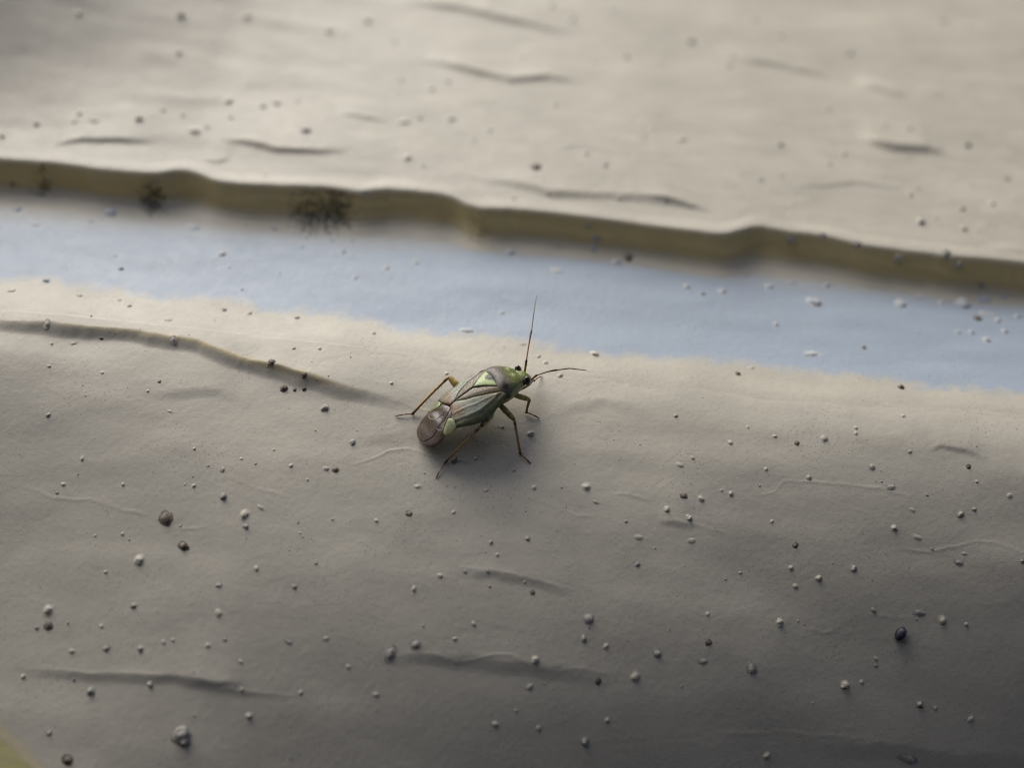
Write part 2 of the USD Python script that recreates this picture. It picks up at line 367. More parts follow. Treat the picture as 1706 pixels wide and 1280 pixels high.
# ---- upper board: underside, rounded edge, face
th = np.linspace(math.radians(95), 0, 12)
usd_dv = np.concatenate([np.linspace(-5.2, -1.0, 26)[:-1], np.linspace(-1.0, -.02, 24)]); usd_n = gaussian_filter1d(np.interp(usd_dv, RAMP_DV, RAMP_N), 1.0, mode='nearest')
rows = []
E_ = edge(us)
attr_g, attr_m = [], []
for dvv, nn in zip(usd_dv, usd_n):
    vv = E_ + dvv + (.30 * fb(us, us * 0 + nn * 2, 1.6, 1.2, 41, 3) + .75 * fb(us, us * 0, 4.0, 1, 47, 2)) * float(smoothstep(-nn, -.1, .7))
    k = np.clip((nn + 1.4) / 1.5, 0, 1)
    rows.append(np.stack([us, vv, nn + (NF[0] - .10) * k ** 3], -1))
    attr_g.append(np.full_like(us, .95 * float(smoothstep(nn, -1.0, -.45)))); attr_m.append(mould_mask(us, vv))  # underside: grime brown plus warm bounce painted in
for dvv, n in zip(face_dv, NF):
    vv = E_ + dvv
    rows.append(np.stack([us, vv, n], -1))
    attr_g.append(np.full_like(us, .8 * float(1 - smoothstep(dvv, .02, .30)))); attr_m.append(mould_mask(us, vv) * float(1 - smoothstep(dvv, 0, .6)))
Pu = np.stack(rows)
zero = np.zeros(Pu.shape[:2])
BOARD_UP = sheet(us, Pu, 'board', 'flatter beige board that laps over the other with a grimy brown underside and warm bounce light painted into it',
                 blue=zero, fade=zero, grime=np.stack(attr_g), mould=np.stack(attr_m), yellow=zero)

# ------------------------------------------------------------------ bumps in the paint (x, y, radius in photo pixels)
BUMPS = '''137 765 4;105.5 807.5 4;205 807.5 3.5;95 821.6 3;80 692 4;265.6 636 3;170 621 3.5;82 610.5 3.5;371 783 4.5;425.6 773 2.5;402 764.6 3;323 810 4;308 807.5 2;321 794 2;372 828 8c;407 858 9;410 878 6c;434 845.5 5f;276 864 11b;300 877 3;305.5 910.6 8b;232 934 9;427 948 5;364 976 5;490.7 978 5;364 1022 7;80 1017.5 9;81 1044 7;61.5 1046.7 4;222.6 1010 5;204 890 3.5;176 953.5 3.5;158 893 2.5;526.5 939 3;496.6 871 2.5;499.5 888 2.5;484.7 776 4;543.4 781 5;559 783 5;588 737 6;512 799.4 2.5;323.6 748 3;456 749.5 2.5;541.7 680 9c;473 647.5 8br;506.5 649 5br;491 650 4br;452 604 6br;506.5 624.6 5br;283 685.5 3.5f;246 651.7 3;
707 788.5 2;757 766.6 5b;792 765 3.5;856 784 3.5;696 811 5f;889.5 813 5;976.5 812 8;993 837 4f;810 817.5 4f;681.7 856.4 5;627 868 4;755.8 853.5 4;818 904 4;879 898 5;828.7 925 4;733.4 960 5;689.5 982 5;775 953 3.5;813 952 3;874 969.5 3;887.5 988 4b;789 1040 5;693 1075 9;650.6 1090 10;758 1065 4;891.6 1100 8;882.5 1144.6 6;980.6 1031.6 9;972.4 1064.7 6;1009.6 1077 5;1058.5 1128 9;996.4 1136 5;1095 1090 7;974 1236.5 9;1012 1201 5;897 1214 5;825 1207.6 6;1062 941 4.5;1043 869 3;1063.5 896 6f;1111 849 6;1148 864 7;1139 826.6 5;1133 775 5f;580 1111.5 4;626.6 1158 5;
884 723 8c;837 712 2.5;
1125.6 693 4;1216.7 737.6 5;1291 727 4;1246 711.5 3;1373 731 7;1328 738.6 4;1426 713 3.5;1426 722 3.5;1504.6 693 4;1516 753 4;1452 778 6;1276 782 4;1154 763 4;1132 774.5 5f;1347.6 796 5;1484 812.5 6f;1613.5 778 4;1627 802.6 3;1682 826 5;1600.6 857 6;1623 849 4;1489 880 7;1528 896 6f;1167.5 831 6;1202 817.4 2.5;1218 823 5;1286 869 3.5;1325 909.5 4.5;1317.6 947 5;1364 964 7;1422.4 948 6;1325 977.4 5;1178.8 1024 4;1299 1037.5 8;1455.4 1018 5;1531.7 1021.7 7f;1570 1034 8;1609.5 1041 4;1181 1072 5;1171 1103 6f;1252.6 1115 9;1407.7 1142 9;1435 1137 4;1459 1098 4;1459 1110 3.5;1531.7 1174 8;1558 1180.7 4;1617 1199 6;1277 1260.4 7;1513.5 1265 10f;1597 938 6f;1607 923 4f;1233 955 3;1152 901 6f;1553 916 3;1703 935.5 4;1520 850 4f;
415 1193.7 7;302.5 1227 19c;112 1267 8b;151 1153 9c;249.7 1141 7;38.7 1128 5;119.6 1086 5;177 1081 6;234 1082 6;272.6 1070.6 4;288 1067 4;346.5 1076 5;374.6 1066 4;480 1070 5f;543.4 1065 5f;402.7 1150 4;501 1155 4;81.6 1222 5;123 1133 3.5;169 1044 4;401 1103 4;
29 349 7;184 354 10;150 369 5;167 364 4;322 379 10f;457 381 5;410.6 373 4;202.5 448 6;192 425.6 4;371 423 8;77 467.6 6;572 419 5;592 462 4;131 491 6f;199 500 4;216 510 3.5;373 516 5;416 522 5;495 529.5 5;403 482 3.5;19 484 6f;60 373 7f;382 445.5 3.5;279.4 532.5 6f;289 566 5;79 540 5;169 564 3;489.4 580.5 3.5;532 581 4;519 602 2.5;86 572.6 3.5;122 572 5f;
849 420 9;693 437 6;644 446 6;929 452 8f;1027 437 8;1047.5 429 6;993 395.6 6;987.5 414 5;976 374 5;835.6 521 5;779 551 9f;622 555 5;991 590 8;909 604 5;897.5 594 4;871 574 4f;674 202.5 9f;678 262.5 9;705.5 275.6 4;892.6 278 10b;1008 274.5 5;976 255 5;752 197.6 7;699 196 5;817 217.5 4;790.6 234 3.5;1072 227 4;609 322.5 4;1030.6 330 4;856 330.7 4;933 626 5;744 622.5 4;652 638.6 4;914 322 4;644 330 4;
1300.6 240 6;1135.6 232 8f;1405.6 256 6;1381 272.6 5;1611 241 8;1267 299 5;1302 291 4;1516 324 6;1529 313 4;1602.5 347 6;1534 369 8;1605.5 380 7;1559 362 4;1653 339 5;1676 297 6;1145 478 7;1171 489 6;1204 485.6 8;1282 477 8;1320.5 470.6 6;1377.5 476 6;1357 504 13;1500.5 506 11;1606 506 15;1643.8 523 9f;1629 530.6 6;1662.5 534 6;1640 499 7f;1531 495 7f;1567 504 6;1674 552 6;1619 554 5;1597 554 5;1644 567 8;1696 527 6;1353 590 9f;1439 579 4;1293 540 5;1244 457.5 4;1634 474 4;1672 495 4;1229 622.5 6br;1501 645 7br;1252 613 5f;1428 407.6 6;1576 424 6;1370 394.5 5;1494 427.5 7;1597 439 7;1314 397.5 7;1109 333 5;
130 22 6;301 26 9c;411 27 8;612 35 7;548 52 7;657 67 5;298 87 6;381 168 9;461 172 6;438 177 5;496 169 4;232 198 8;324 218 10;345 211 5;509 217 9;384 195 5;132 189 5;124 202 5;157 201 6f;61 207 5;271.6 182 5;305 191 5;746 135.5 5;719 148 5;668 133 4;3 228 6;917 9 7;952 31 7;1151 68 8;1044 95 6;1099 103 4.5;872.6 94 5;1221 93 5;1214 109 5;1414.5 88 7;924 173 5;1087 214 5;1379 181 5;1515 213 5;1572.5 34 7;1613 44 6;1256 33 7;1698 88 6;1021 18 4;1302 60 4;1487 108 4;1472 208 5;989 100 4'''
items = []
for tok in BUMPS.replace('\n', '').split(';'):
    if not tok.strip(): continue
    x, y, r = tok.split(); k = r.lstrip('0123456789.'); items.append((float(x), float(y), float(r[:len(r) - len(k)]), k))
BP = hit([(a, b) for a, b, _, _ in items]); BN = normal_at(BP)
def dome(r, hgt, seed, flat=False, wide=0.0, seg=14):
    """a grain under paint: a lumpy dome that runs out into the surface, local z up"""
    tt = np.radians([0, 24, 46, 64, 78])
    rho = np.concatenate([np.sin(tt), [1.13, 1.42, 1.9]]); z = np.concatenate([.16 + .84 * np.cos(tt), [.18, .06, -.08]])
    V = [[0, 0, z[0]]]
    for k in range(1, len(rho)):
        for j in range(seg):
            a = 2 * math.pi * (j + .5 * (k % 2)) / seg; V.append([rho[k] * math.cos(a), rho[k] * math.sin(a), z[k]])
    V = np.array(V)
    nz = meshkit.fbm(V * 1.5 + seed * 3.7, 2, seed % 50) - .5
    k = (1 + .75 * nz)[:, None]
    V[:, :2] *= k * (1 + wide * np.array([1, -.5])); V[:, 2:] *= np.where(V[:, 2:] > 0.05, .6 + .8 * (k - .5), 1)
    F = [[0, 1 + j, 1 + (j + 1) % seg] for j in range(seg)]
    for q in range(len(rho) - 2):
        a0, b0 = 1 + q * seg, 1 + (q + 1) * seg
        for j in range(seg):
            j1 = (j + 1) % seg
            if q % 2 == 0: F += [[a0 + j, b0 + j, a0 + j1], [a0 + j1, b0 + j, b0 + j1]]
            else: F += [[a0 + j, b0 + j, b0 + j1], [a0 + j, b0 + j1, a0 + j1]]
    return V * [r, r, hgt], np.array(F)
def frame(n, spin):
    x = np.cross([0, 1, 0], n); x /= np.linalg.norm(x); y = np.cross(n, x)
    c, s = math.cos(spin), math.sin(spin)
    return np.stack([c * x + s * y, -s * x + c * y, n])
pxmm = FP / np.linalg.norm(BP - CAM, axis=1)
blue_lo = np.interp(BP[:, 0], lo_u, lo_v)
for i, ((x, y, r, kind), P, n) in enumerate(zip(items, BP, BN)):
    rm = r / pxmm[i] * .74
    vs_, fs_, o = [], [], 0
    def add(c, rr, hh, seed, wide=0.0):
        global o
        V, F = dome(rr, hh, seed, wide=wide)
        V = V @ frame(n, rng.uniform(-.5, .5) if wide > .3 else rng.uniform(0, 6.28)) + c
        vs_.append(V); fs_.append(F + o); o += len(V)
    if kind in ('c', 'br') or (kind == '' and r >= 6 and i % 4 == 0):
        fr = frame(n, rng.uniform(0, 6.28))
        for q in range(3 if r < 12 else 5):
            off = (fr[0] * rng.uniform(-.7, .7) + fr[1] * rng.uniform(-.6, .6)) * rm * (q > 0)
            add(P + off, rm * (.72 if q == 0 else rng.uniform(.32, .55)), rm * (.75 if q == 0 else rng.uniform(.35, .6)), i * 7 + q)
    elif kind == 'f': add(P, rm, rm * .32, i, .45)
    else: add(P, rm * .92, rm * rng.uniform(.42, .68), i, rng.uniform(0, .25))
    upper = P[1] > edge_at(P[0]) - .8
    m = M_bump[3] if kind in ('br', 'b') or i % 11 == 5 and kind == '' and not upper else M_bump[2] if (not upper and P[1] > blue_lo[i]) else M_bump[1 if upper or i % 3 == 0 else 0]
    if not upper and P[1] < -5 - 3 * rng.uniform() and m is not M_bump[3]: m = M_bump[4]  # low bumps go darker, shade put into their colour
    if kind in ('', 'f') and m in (M_bump[0], M_bump[1], M_bump[4]) and i % 5 < 3: m = M_wall
    lab = {(302.5, 1227): 'largest paint bump, low on the left of the board', (1606, 506): 'large pale bump at the right end of the painted blue sky light', (884, 723): 'crumbly bump just right of the bug',
           (473, 647.5): 'crumbly brown crust beside the long fold of paint', (1357, 504): 'round pale bump in the painted blue sky light', (892.6, 278): 'dark round bump just above the lap edge'}.get((x, y))
    put(BOARD_UP if upper else BOARD_LOW, 'paint_bump', np.vstack(vs_), np.vstack(fs_), m, 35 if kind in ('c', 'br') else 50, label=lab)

# fine grit between the bumps: nobody could count it
def grit(parent, pts, nrm, name='fine_grit'):
    vs_, fs_, o = [], [], 0
    base = trimesh.creation.icosphere(0)
    for P, n in zip(pts, nrm):
        r = min(.018 * math.exp(rng.normal(0, .5)), .06)
        V = base.vertices * (1 + rng.uniform(-.3, .3, (12, 1))) * [r * rng.uniform(.8, 1.5), r, r * rng.uniform(.4, .8)]
        V = V @ frame(n, rng.uniform(0, 6.28)) + P + n * r * .1
        vs_.append(V); fs_.append(base.faces + o); o += len(V)
    put(parent, name, np.vstack(vs_), np.vstack(fs_), M_bump[1], True, kind='stuff')
gp = np.stack([rng.uniform(-20, 1726, 1100), rng.uniform(-20, 1300, 1100)], -1)
gP = hit(gp); gN = normal_at(gP); isup = gP[:, 1] > edge(gP[:, 0]) - .3
grit(BOARD_LOW, gP[~isup], gN[~isup]); grit(BOARD_UP, gP[isup][:500], gN[isup][:500])

# black mould tufts in the corner under the lap
ico = trimesh.creation.icosphere(0)
for (px, r, a), count in zip(MOULD[:8], (22, 8, 10, 6, 30, 40, 20, 8)):
    q = np.stack([px[0] + rng.normal(0, r * .42, count), px[1] + rng.normal(0, r * .42, count)], -1)
    P = hit(q); vs_, fs_, o = [], [], 0
    keep = P[:, 1] < edge(P[:, 0]) + .15
    for c in P[keep]:
        s = rng.uniform(.02, .06)
        V = (ico.vertices * (1 + rng.uniform(-.45, .45, (12, 1)))) @ Rotation.random(random_state=rng.integers(1 << 30)).as_matrix() * [s, s, s * 1.3] + c + [0, -.02, .02]
        vs_.append(V); fs_.append(ico.faces + o); o += 12
    put(BOARD_LOW, 'mould_tuft', np.vstack(vs_), np.vstack(fs_), M_mould, True, kind='stuff')

# the black grain low on the right
gc = hit([(1498, 1056)]); gn = normal_at(gc)[0]; gc = gc[0]
G = thing('black_grain', 'small black oval grain stuck to the board low on the right', 'grain', gc)
fr = frame(gn, 0.0)
V = trimesh.creation.icosphere(3).vertices.copy(); Fg = trimesh.creation.icosphere(3).faces
V = V * (1 + .30 * (meshkit.fbm(V * 1.6 + 9, 3, 4) - .5) + .10 * (meshkit.fbm(V * 6 + 9, 2, 8) - .5))[:, None]
V = V * [.30, .46, .26]
a = math.radians(-28); Rz = np.array([[math.cos(a), -math.sin(a), 0], [math.sin(a), math.cos(a), 0], [0, 0, 1]])
Vg = (V @ Rz.T) @ np.stack([np.cross([0, 1, 0], gn), np.cross(gn, np.cross([0, 1, 0], gn)), gn]) + gc + gn * .14
put(G, 'grain', Vg, Fg, M_black, True, origin=gc)

# ------------------------------------------------------------------ the plant bug
# body frame: f forward, l to its left, h up, in millimetres
BR = Rotation.from_rotvec([-0.191, -0.185, 0.534]).as_matrix(); BS = 0.962; BO = np.array([-3.843, -4.063, 0.25])
BO0 = BO.copy()
_f, _l = np.meshgrid(np.linspace(-.35, 5.4, 24), [-.8, -.4, 0, .4, .8])
_under = np.stack([_f, _l, np.interp(_f, [-.35, .1, .8, 2, 3.75, 5.4], [.0, .30, .22, .18, .30, .60])], -1).reshape(-1, 3)
for _d in np.linspace(.04, -.01, 101):                 # set the bug down until it just clears the board, along the line of sight
    _P = _under @ BR.T * BS * (1 + _d) + CAM + (BO0 - CAM) * (1 + _d)
    if (_P[:, 2] - height(_P[:, 0], _P[:, 1])).min() > .05: break
BO = CAM + (BO0 - CAM) * (1 + _d); BS = BS * (1 + _d); print('bug offset', _d)
def body(P): return np.asarray(P, float) @ BR.T * BS + BO
BASE = body([2.8, 0, 0]); BASE[2] = height(BASE[0:1], BASE[1:2])[0]
BUG = thing('plant_bug', 'green and brown plant bug with banded legs standing on the beige board', 'bug', BASE)

def chitin(name, rough=.36, coat=.25, spec=.5, pit=.5, scale=11.0, sss=0.0, trans=0.0):
    nodes = {'geo': ('geometry', {}), 'tint': ('attribute', {'attribute': 'tint'}),
             'vor': ('voronoi_texture', {'scale': scale / MM, 'randomness': .9}),
             'pr': ('map_range', {'from_min': 0.0, 'from_max': .45, 'to_min': 0.0, 'to_max': 1.0, 'clamp': True}),
             'n': ('noise_texture', {'scale': 5.0 / MM, 'detail': 4.0, 'roughness': .6}),
             'mr': ('map_range', {'from_min': .25, 'from_max': .75, 'to_min': .72, 'to_max': 1.22}),
             'mul': ('mix_color', {'blend_type': 'multiply', 'fac': 1.0, 'use_clamp': False}),
             'dark': ('mix_color', {'blend_type': 'multiply', 'fac': .35 * min(1, pit * 2)}),
             'bump': ('bump', {'strength': pit, 'distance': .00006}),
             'p': ('principled_bsdf', {'roughness': rough, 'specular_ior_level': spec, 'coat_weight': coat, 'coat_roughness': .22, 'subsurface_weight': sss, 'subsurface_scale': .0003, 'subsurface_radius': (1, .8, .3)})}
    links = [('geo.position', 'vor.vector'), ('geo.position', 'n.vector'), ('vor.distance', 'pr.value'), ('n.fac', 'mr.value'),
             ('tint.color', 'mul.a'), ('mr.result', 'mul.b'), ('mul.result', 'dark.a'), ('pr.result', 'dark.b'), ('dark.result', 'p.base_color'), ('pr.result', 'bump.height'), ('bump.normal', 'p.normal')]
    return usdkit.material(stage, '/World/Looks/' + name, nodes, links, surface='p.BSDF')
M_shell = chitin('bug_shell', .44, .05, .4, .4)
M_wing = chitin('bug_wing', .40, .14, .4, .5, 13.0)
M_memb = chitin('bug_membrane', .34, .12, .5, .14, 7.0)
M_soft = chitin('bug_soft', .4, .15, .5, .12, 8.0, sss=.15)
M_leg = chitin('bug_leg', .4, .15, .5, .12, 10.0)
M_eye = usdkit.material(stage, '/World/Looks/bug_eye', {'geo': ('geometry', {}), 'vor': ('voronoi_texture', {'scale': 22 / MM}), 'bump': ('bump', {'strength': .35, 'distance': .00002}),
    'lw': ('layer_weight', {'blend': .35}), 'ramp': ('mix_color', {'a': (.030, .016, .018), 'b': (.16, .12, .13)}),
    'p': ('principled_bsdf', {'roughness': .2, 'coat_weight': .6, 'coat_roughness': .1})},
    [('geo.position', 'vor.vector'), ('vor.distance', 'bump.height'), ('bump.normal', 'p.normal'), ('lw.facing', 'ramp.fac'), ('ramp.result', 'p.base_color')], surface='p.BSDF')

hcx = np.array([-.6, -.4, 0, .3, 1, 1.75, 2.75, 3.5, 4.1, 4.6, 5.3, 6]); hcy = np.array([.02, .10, .35, .63, 1.0, 1.35, 1.66, 1.78, 1.80, 1.72, 1.38, .95])
xs_ = np.linspace(-.6, 6, 400); ys_ = gaussian_filter1d(np.interp(xs_, hcx, hcy), 9, mode='nearest')
def Hb(f, l):
    l = np.abs(l); h = np.interp(f, xs_, ys_) - .38 * (l / 1.3) ** 2.4
    return h - .55 * np.maximum(l - 1.28, 0) ** 1.3
def plate(poly, hfun, step=.05, thick=.06, roll=.05, rollw=.09):
    """a shell piece on the back: (f, l) outline -> closed mesh in body coordinates, and per-vertex distance to the outline"""
    pg = shapely.Polygon(poly); b = pg.exterior; n = int(b.length / step)
    ring = np.array([b.interpolate(b.length * k / n).coords[0] for k in range(n)])
    if not b.is_ccw: ring = ring[::-1]
    x0, y0, x1, y1 = pg.bounds
    g = np.stack(np.meshgrid(np.arange(x0, x1, step), np.arange(y0, y1, step)), -1).reshape(-1, 2)
    g[:, 0] += (np.round((g[:, 1] - y0) / step) % 2) * step * .5
    gp_ = shapely.points(g); ok = shapely.contains(pg, gp_) & (shapely.distance(b, gp_) > step * .55)
    pts = np.vstack([ring, g[ok]])
    tri = Delaunay(pts).simplices
    cen = pts[tri].mean(1); tri = tri[shapely.contains(pg.buffer(1e-4), shapely.points(cen))]
    a = pts[tri]; cr = (a[:, 1, 0] - a[:, 0, 0]) * (a[:, 2, 1] - a[:, 0, 1]) - (a[:, 1, 1] - a[:, 0, 1]) * (a[:, 2, 0] - a[:, 0, 0])
    tri = np.where((cr < 0)[:, None], tri[:, ::-1], tri); tri = tri[np.abs(cr) > 1e-7]
    dist = shapely.distance(b, shapely.points(pts))
    top = np.column_stack([pts, hfun(pts[:, 0], pts[:, 1]) - roll * np.exp(-dist / rollw)])
    bot = top - [0, 0, thick]
    k = np.arange(n); m = len(pts)
    side = np.vstack([np.stack([k, m + k, (k + 1) % n], -1), np.stack([(k + 1) % n, m + k, m + (k + 1) % n], -1)])
    return np.vstack([top, bot]), np.vstack([tri, tri[:, ::-1] + m, side]), np.concatenate([dist, dist])
def spline(p, n=40, closed=False):
    from scipy.interpolate import CubicSpline, PchipInterpolator
    p = np.asarray(p, float)
    if closed: p = np.vstack([p, p[:1]])
    t = np.concatenate([[0], np.cumsum(np.linalg.norm(np.diff(p, axis=0), axis=1))])
    return (CubicSpline(t, p, bc_type='periodic') if closed else PchipInterpolator(t, p))(np.linspace(0, t[-1], n))
def mixc(base, *layers):
    c = np.tile(np.asarray(base, float), (len(layers[0][1]), 1)) if np.ndim(base) == 1 else base.copy()
    for colr, w in layers: c = c * (1 - w[:, None]) + np.asarray(colr) * w[:, None]
    return c
def spot(V, f, l, rf, rl): return np.exp(-((V[:, 0] - f) / rf) ** 2 - ((V[:, 1] - l) / rl) ** 2)
def bug(name, V, F, mat, col, parent=BUG, smooth=True, label=None):
    return put(parent, name, body(V), F, mat, smooth, origin=BASE, col=col, label=label)

# --- abdomen and thorax under the wings
def loft(fs, ws, tops, bots, seg=28):
    V = []
    for f, w, t, b in zip(fs, ws, tops, bots):
        c, hh = (t + b) / 2, (t - b) / 2
        for j in range(seg):
            a = 2 * math.pi * j / seg
            V.append([f, w * np.sign(math.cos(a)) * abs(math.cos(a)) ** .85, c + hh * math.sin(a)])
    V = np.array(V); r = len(fs); F = []
    for i in range(r - 1):
        for j in range(seg):
            a, b = i * seg + j, i * seg + (j + 1) % seg
            F += [[a, b, b + seg], [a, b + seg, a + seg]]
    V = np.vstack([V, [fs[0], 0, (tops[0] + bots[0]) / 2], [fs[-1], 0, (tops[-1] + bots[-1]) / 2]]); n = r * seg
    F += [[n, (j + 1) % seg, j] for j in range(seg)] + [[n + 1, n - seg + j, n - seg + (j + 1) % seg] for j in range(seg)]
    return V, np.array(F)[:, ::-1] * 1
fs = np.linspace(.25, 3.75, 22)
wd = np.interp(fs, [.25, .6, 1.2, 2.2, 3.2, 3.75], [.35, .72, 1.02, 1.22, 1.18, 1.1])
V, F = loft(fs, wd, [Hb(f, 0) - .17 for f in fs], np.interp(fs, [.25, .8, 2, 3.75], [.30, .22, .18, .30]))
seg_lines = (np.abs(((V[:, 0] + .1) % .5) - .25) < .04).astype(float)
bug('abdomen', V, F[:, ::-1], M_soft, mixc((.30, .31, .12), ((.14, .12, .05), seg_lines * .6), ((.16, .15, .06), smoothstep(-V[:, 2], -.7, -.2) * .6)))
fs = np.linspace(3.7, 5.45, 14)
V, F = loft(fs, np.interp(fs, [3.7, 4.2, 4.8, 5.45], [1.02, 1.05, .85, .50]), [Hb(f, 0) - .14 for f in fs], np.interp(fs, [3.7, 4.6, 5.45], [.30, .36, .62]))
bug('thorax', V, F[:, ::-1], M_soft, mixc((.32, .33, .12), ((.12, .11, .04), spot(V, 4.2, 0, .25, 3) * .5), ((.10, .085, .03), spot(V, 4.75, 0, .07, 3) * .6)))

# --- membranes (the left lies on the right), cells outlined by pale veins
mem = [(1.42, .10), (1.22, -.55), (.98, -.80), (.60, -1.04), (.22, -1.10), (-.14, -.96), (-.42, -.58), (-.52, -.12), (-.42, .30), (-.08, .56), (.5, .50), (1.0, .35)]
for sgn, off in ((1, -.12), (-1, -.085)):
    pol = np.array(spline(mem, 90, True)) * [1, sgn]
    V, F, d = plate(pol, lambda f, l: Hb(f, l) + off - .02 * np.sin(f * 9) * (np.abs(l) < .9), .055, .025, .02)
    c = mixc((.060, .036, .020), ((.085, .055, .036), spot(V, .4, .35 * sgn, .5, .25) * .6), ((.06, .04, .03), spot(V, .75, -.42 * sgn, .33, .16) * .8), ((.05, .035, .025), spot(V, .3, -1.0 * sgn, .15, .12)), ((.055, .037, .028), np.exp(-d / .05) * .5))
    mp_ = bug('membrane', V, F, M_memb, c)
    path = spline(np.array([(1.34, -.02), (.98, -.04), (.67, .03), (.46, -.18), (.39, -.45), (.45, -.68), (.56, -.76), (.80, -.60), (1.2, -.35)]) * [1, sgn], 44)
    P3 = np.column_stack([path, Hb(path[:, 0], path[:, 1]) + off + .010])
    def tube(P, rad, seg=8, cap=True):
        P = np.asarray(P, float); rad = np.broadcast_to(rad, len(P))
        t = np.gradient(P, axis=0); t /= np.linalg.norm(t, axis=1, keepdims=True)
        x = np.cross(t[0], [.3, .2, 1.0]); x /= np.linalg.norm(x); V = []
        for p, tt, r in zip(P, t, rad):
            x = x - tt * (x @ tt); x /= np.linalg.norm(x); y = np.cross(tt, x)
            for j in range(seg):
                a = 2 * math.pi * j / seg; V.append(p + r * (math.cos(a) * x + math.sin(a) * y))
        n = len(P); F = []
        for i in range(n - 1):
            for j in range(seg):
                a, b = i * seg + j, i * seg + (j + 1) % seg; F += [[a, b, b + seg], [a, b + seg, a + seg]]
        V += [P[0] - t[0] * rad[0] * .5, P[-1] + t[-1] * rad[-1] * .5]; m = n * seg
        F += [[m, (j + 1) % seg, j] for j in range(seg)] + [[m + 1, m - seg + j, m - seg + (j + 1) % seg] for j in range(seg)]
        return np.array(V), np.array(F)
    Vt_, Ft_ = tube(P3, .017, 6)
    bug('vein', Vt_, Ft_, M_soft, np.tile((.36, .30, .22), (len(Vt_), 1)), mp_)

# --- forewings: clavus, corium, cuneus on each side
cor = [(3.98, -1.06), (3.0, -.74), (2.22, -.385), (1.76, -.03), (1.48, -.05), (1.33, -.45), (1.25, -.85), (1.22, -1.22), (1.50, -1.36), (1.90, -1.50), (2.35, -1.60), (2.75, -1.62), (3.2, -1.57), (3.6, -1.46), (4.12, -1.24)]
cla = [(3.98, -.72), (2.85, -.03), (1.80, -.025), (1.90, -.12), (2.23, -.37), (3.0, -.725), (3.98, -1.045)]
cun = [(1.20, -.70), (1.17, -1.21), (1.0, -1.27), (.78, -1.22), (.52, -1.06), (.60, -.90), (.85, -.70), (1.05, -.58)]
def costa(f, l):                      # raised outer rim, thickened veins
    l = np.abs(l)
    w = np.interp(f, [1.22, 1.9, 2.6, 3.5, 4.12], [1.22, 1.48, 1.61, 1.49, 1.24])
    groove = -.022 * np.exp(-((w - l - .20) / .05) ** 2) + .03 * np.exp(-((w - l - .30) / .06) ** 2)
    vein = .030 * np.exp(-((l - np.interp(f, [1.4, 2.6, 4], [.62, .98, 1.12])) / .045) ** 2)
    return groove + vein
for sgn in (-1, 1):
    mir = np.array([1, -sgn])
    V, F, d = plate(np.array(cor) * mir, lambda f, l: Hb(f, l) + costa(f, l) + .02, .045, .07, .032, .05)
    l = np.abs(V[:, 1]); w = np.interp(V[:, 0], [1.22, 1.9, 2.6, 3.5, 4.12], [1.22, 1.48, 1.61, 1.49, 1.24])
    vl_ = np.interp(V[:, 0], [1.4, 2.6, 4], [.62, .98, 1.12])
    Va = np.column_stack([V[:, 0], -l, V[:, 2]])
    base = (.195, .20, .14)
    c = mixc(base, ((.30, .33, .27), smoothstep(V[:, 0], 1.6, 2.2) * smoothstep(-V[:, 0], -3.4, -2.4) * np.exp(-((l - vl_ - .15) / .22) ** 2) * .7),
             ((.155, .115, .05), smoothstep(V[:, 0], 2.6, 3.9) * .7),
             ((.22, .115, .042), spot(Va, 1.62, -.62, .28, .35) * .85), ((.20, .085, .05), spot(Va, 1.5, -.18, .18, .22) * .9),
             ((.22, .19, .14), np.exp(-((l - vl_) / .03) ** 2) * .4 * smoothstep(V[:, 0], 1.4, 1.9)),
             ((.125, .145, .065), smoothstep(l, w - .24, w - .10) * .75), ((.045, .035, .02), spot(Va, 1.26, -1.12, .14, .22) * .95),
             ((.07, .065, .035), np.exp(-((w - l - .20) / .03) ** 2) * .3))
    bug('corium', V, F, M_wing, c)
    V, F, d = plate(np.array(cla) * mir, lambda f, l: Hb(f, l) + .030 + .012 * np.exp(-((np.abs(l) - np.interp(f, [1.9, 4], [.1, .85])) / .06) ** 2), .045, .07, .032, .05)
    c = mixc((.125, .09, .042), ((.19, .15, .10), smoothstep(-V[:, 0], -2.9, -2.0) * .6), ((.17, .105, .045), np.exp(-d / .06) * smoothstep(V[:, 0], 2.6, 3.4) * .5), ((.05, .045, .035), np.exp(-((np.abs(V[:, 1]) - np.interp(V[:, 0], [2.85, 3.98], [.03, .72])) / .03) ** 2) * .5))
    bug('clavus', V, F, M_wing, c)
    V, F, d = plate(np.array(spline(cun, 60, True)) * mir, lambda f, l: Hb(f, l) - .01, .04, .05, .05, .06)
    Va = np.column_stack([V[:, 0], -np.abs(V[:, 1])])
    c = mixc((.215, .225, .10), ((.12, .15, .095), spot(Va, .9, -.95, .2, .12) * .7), ((.42, .42, .16), np.exp(-d / .07) * .6), ((.03, .022, .014), spot(Va, .50, -1.04, .08, .08)))
    bug('cuneus', V, F, M_soft, c)

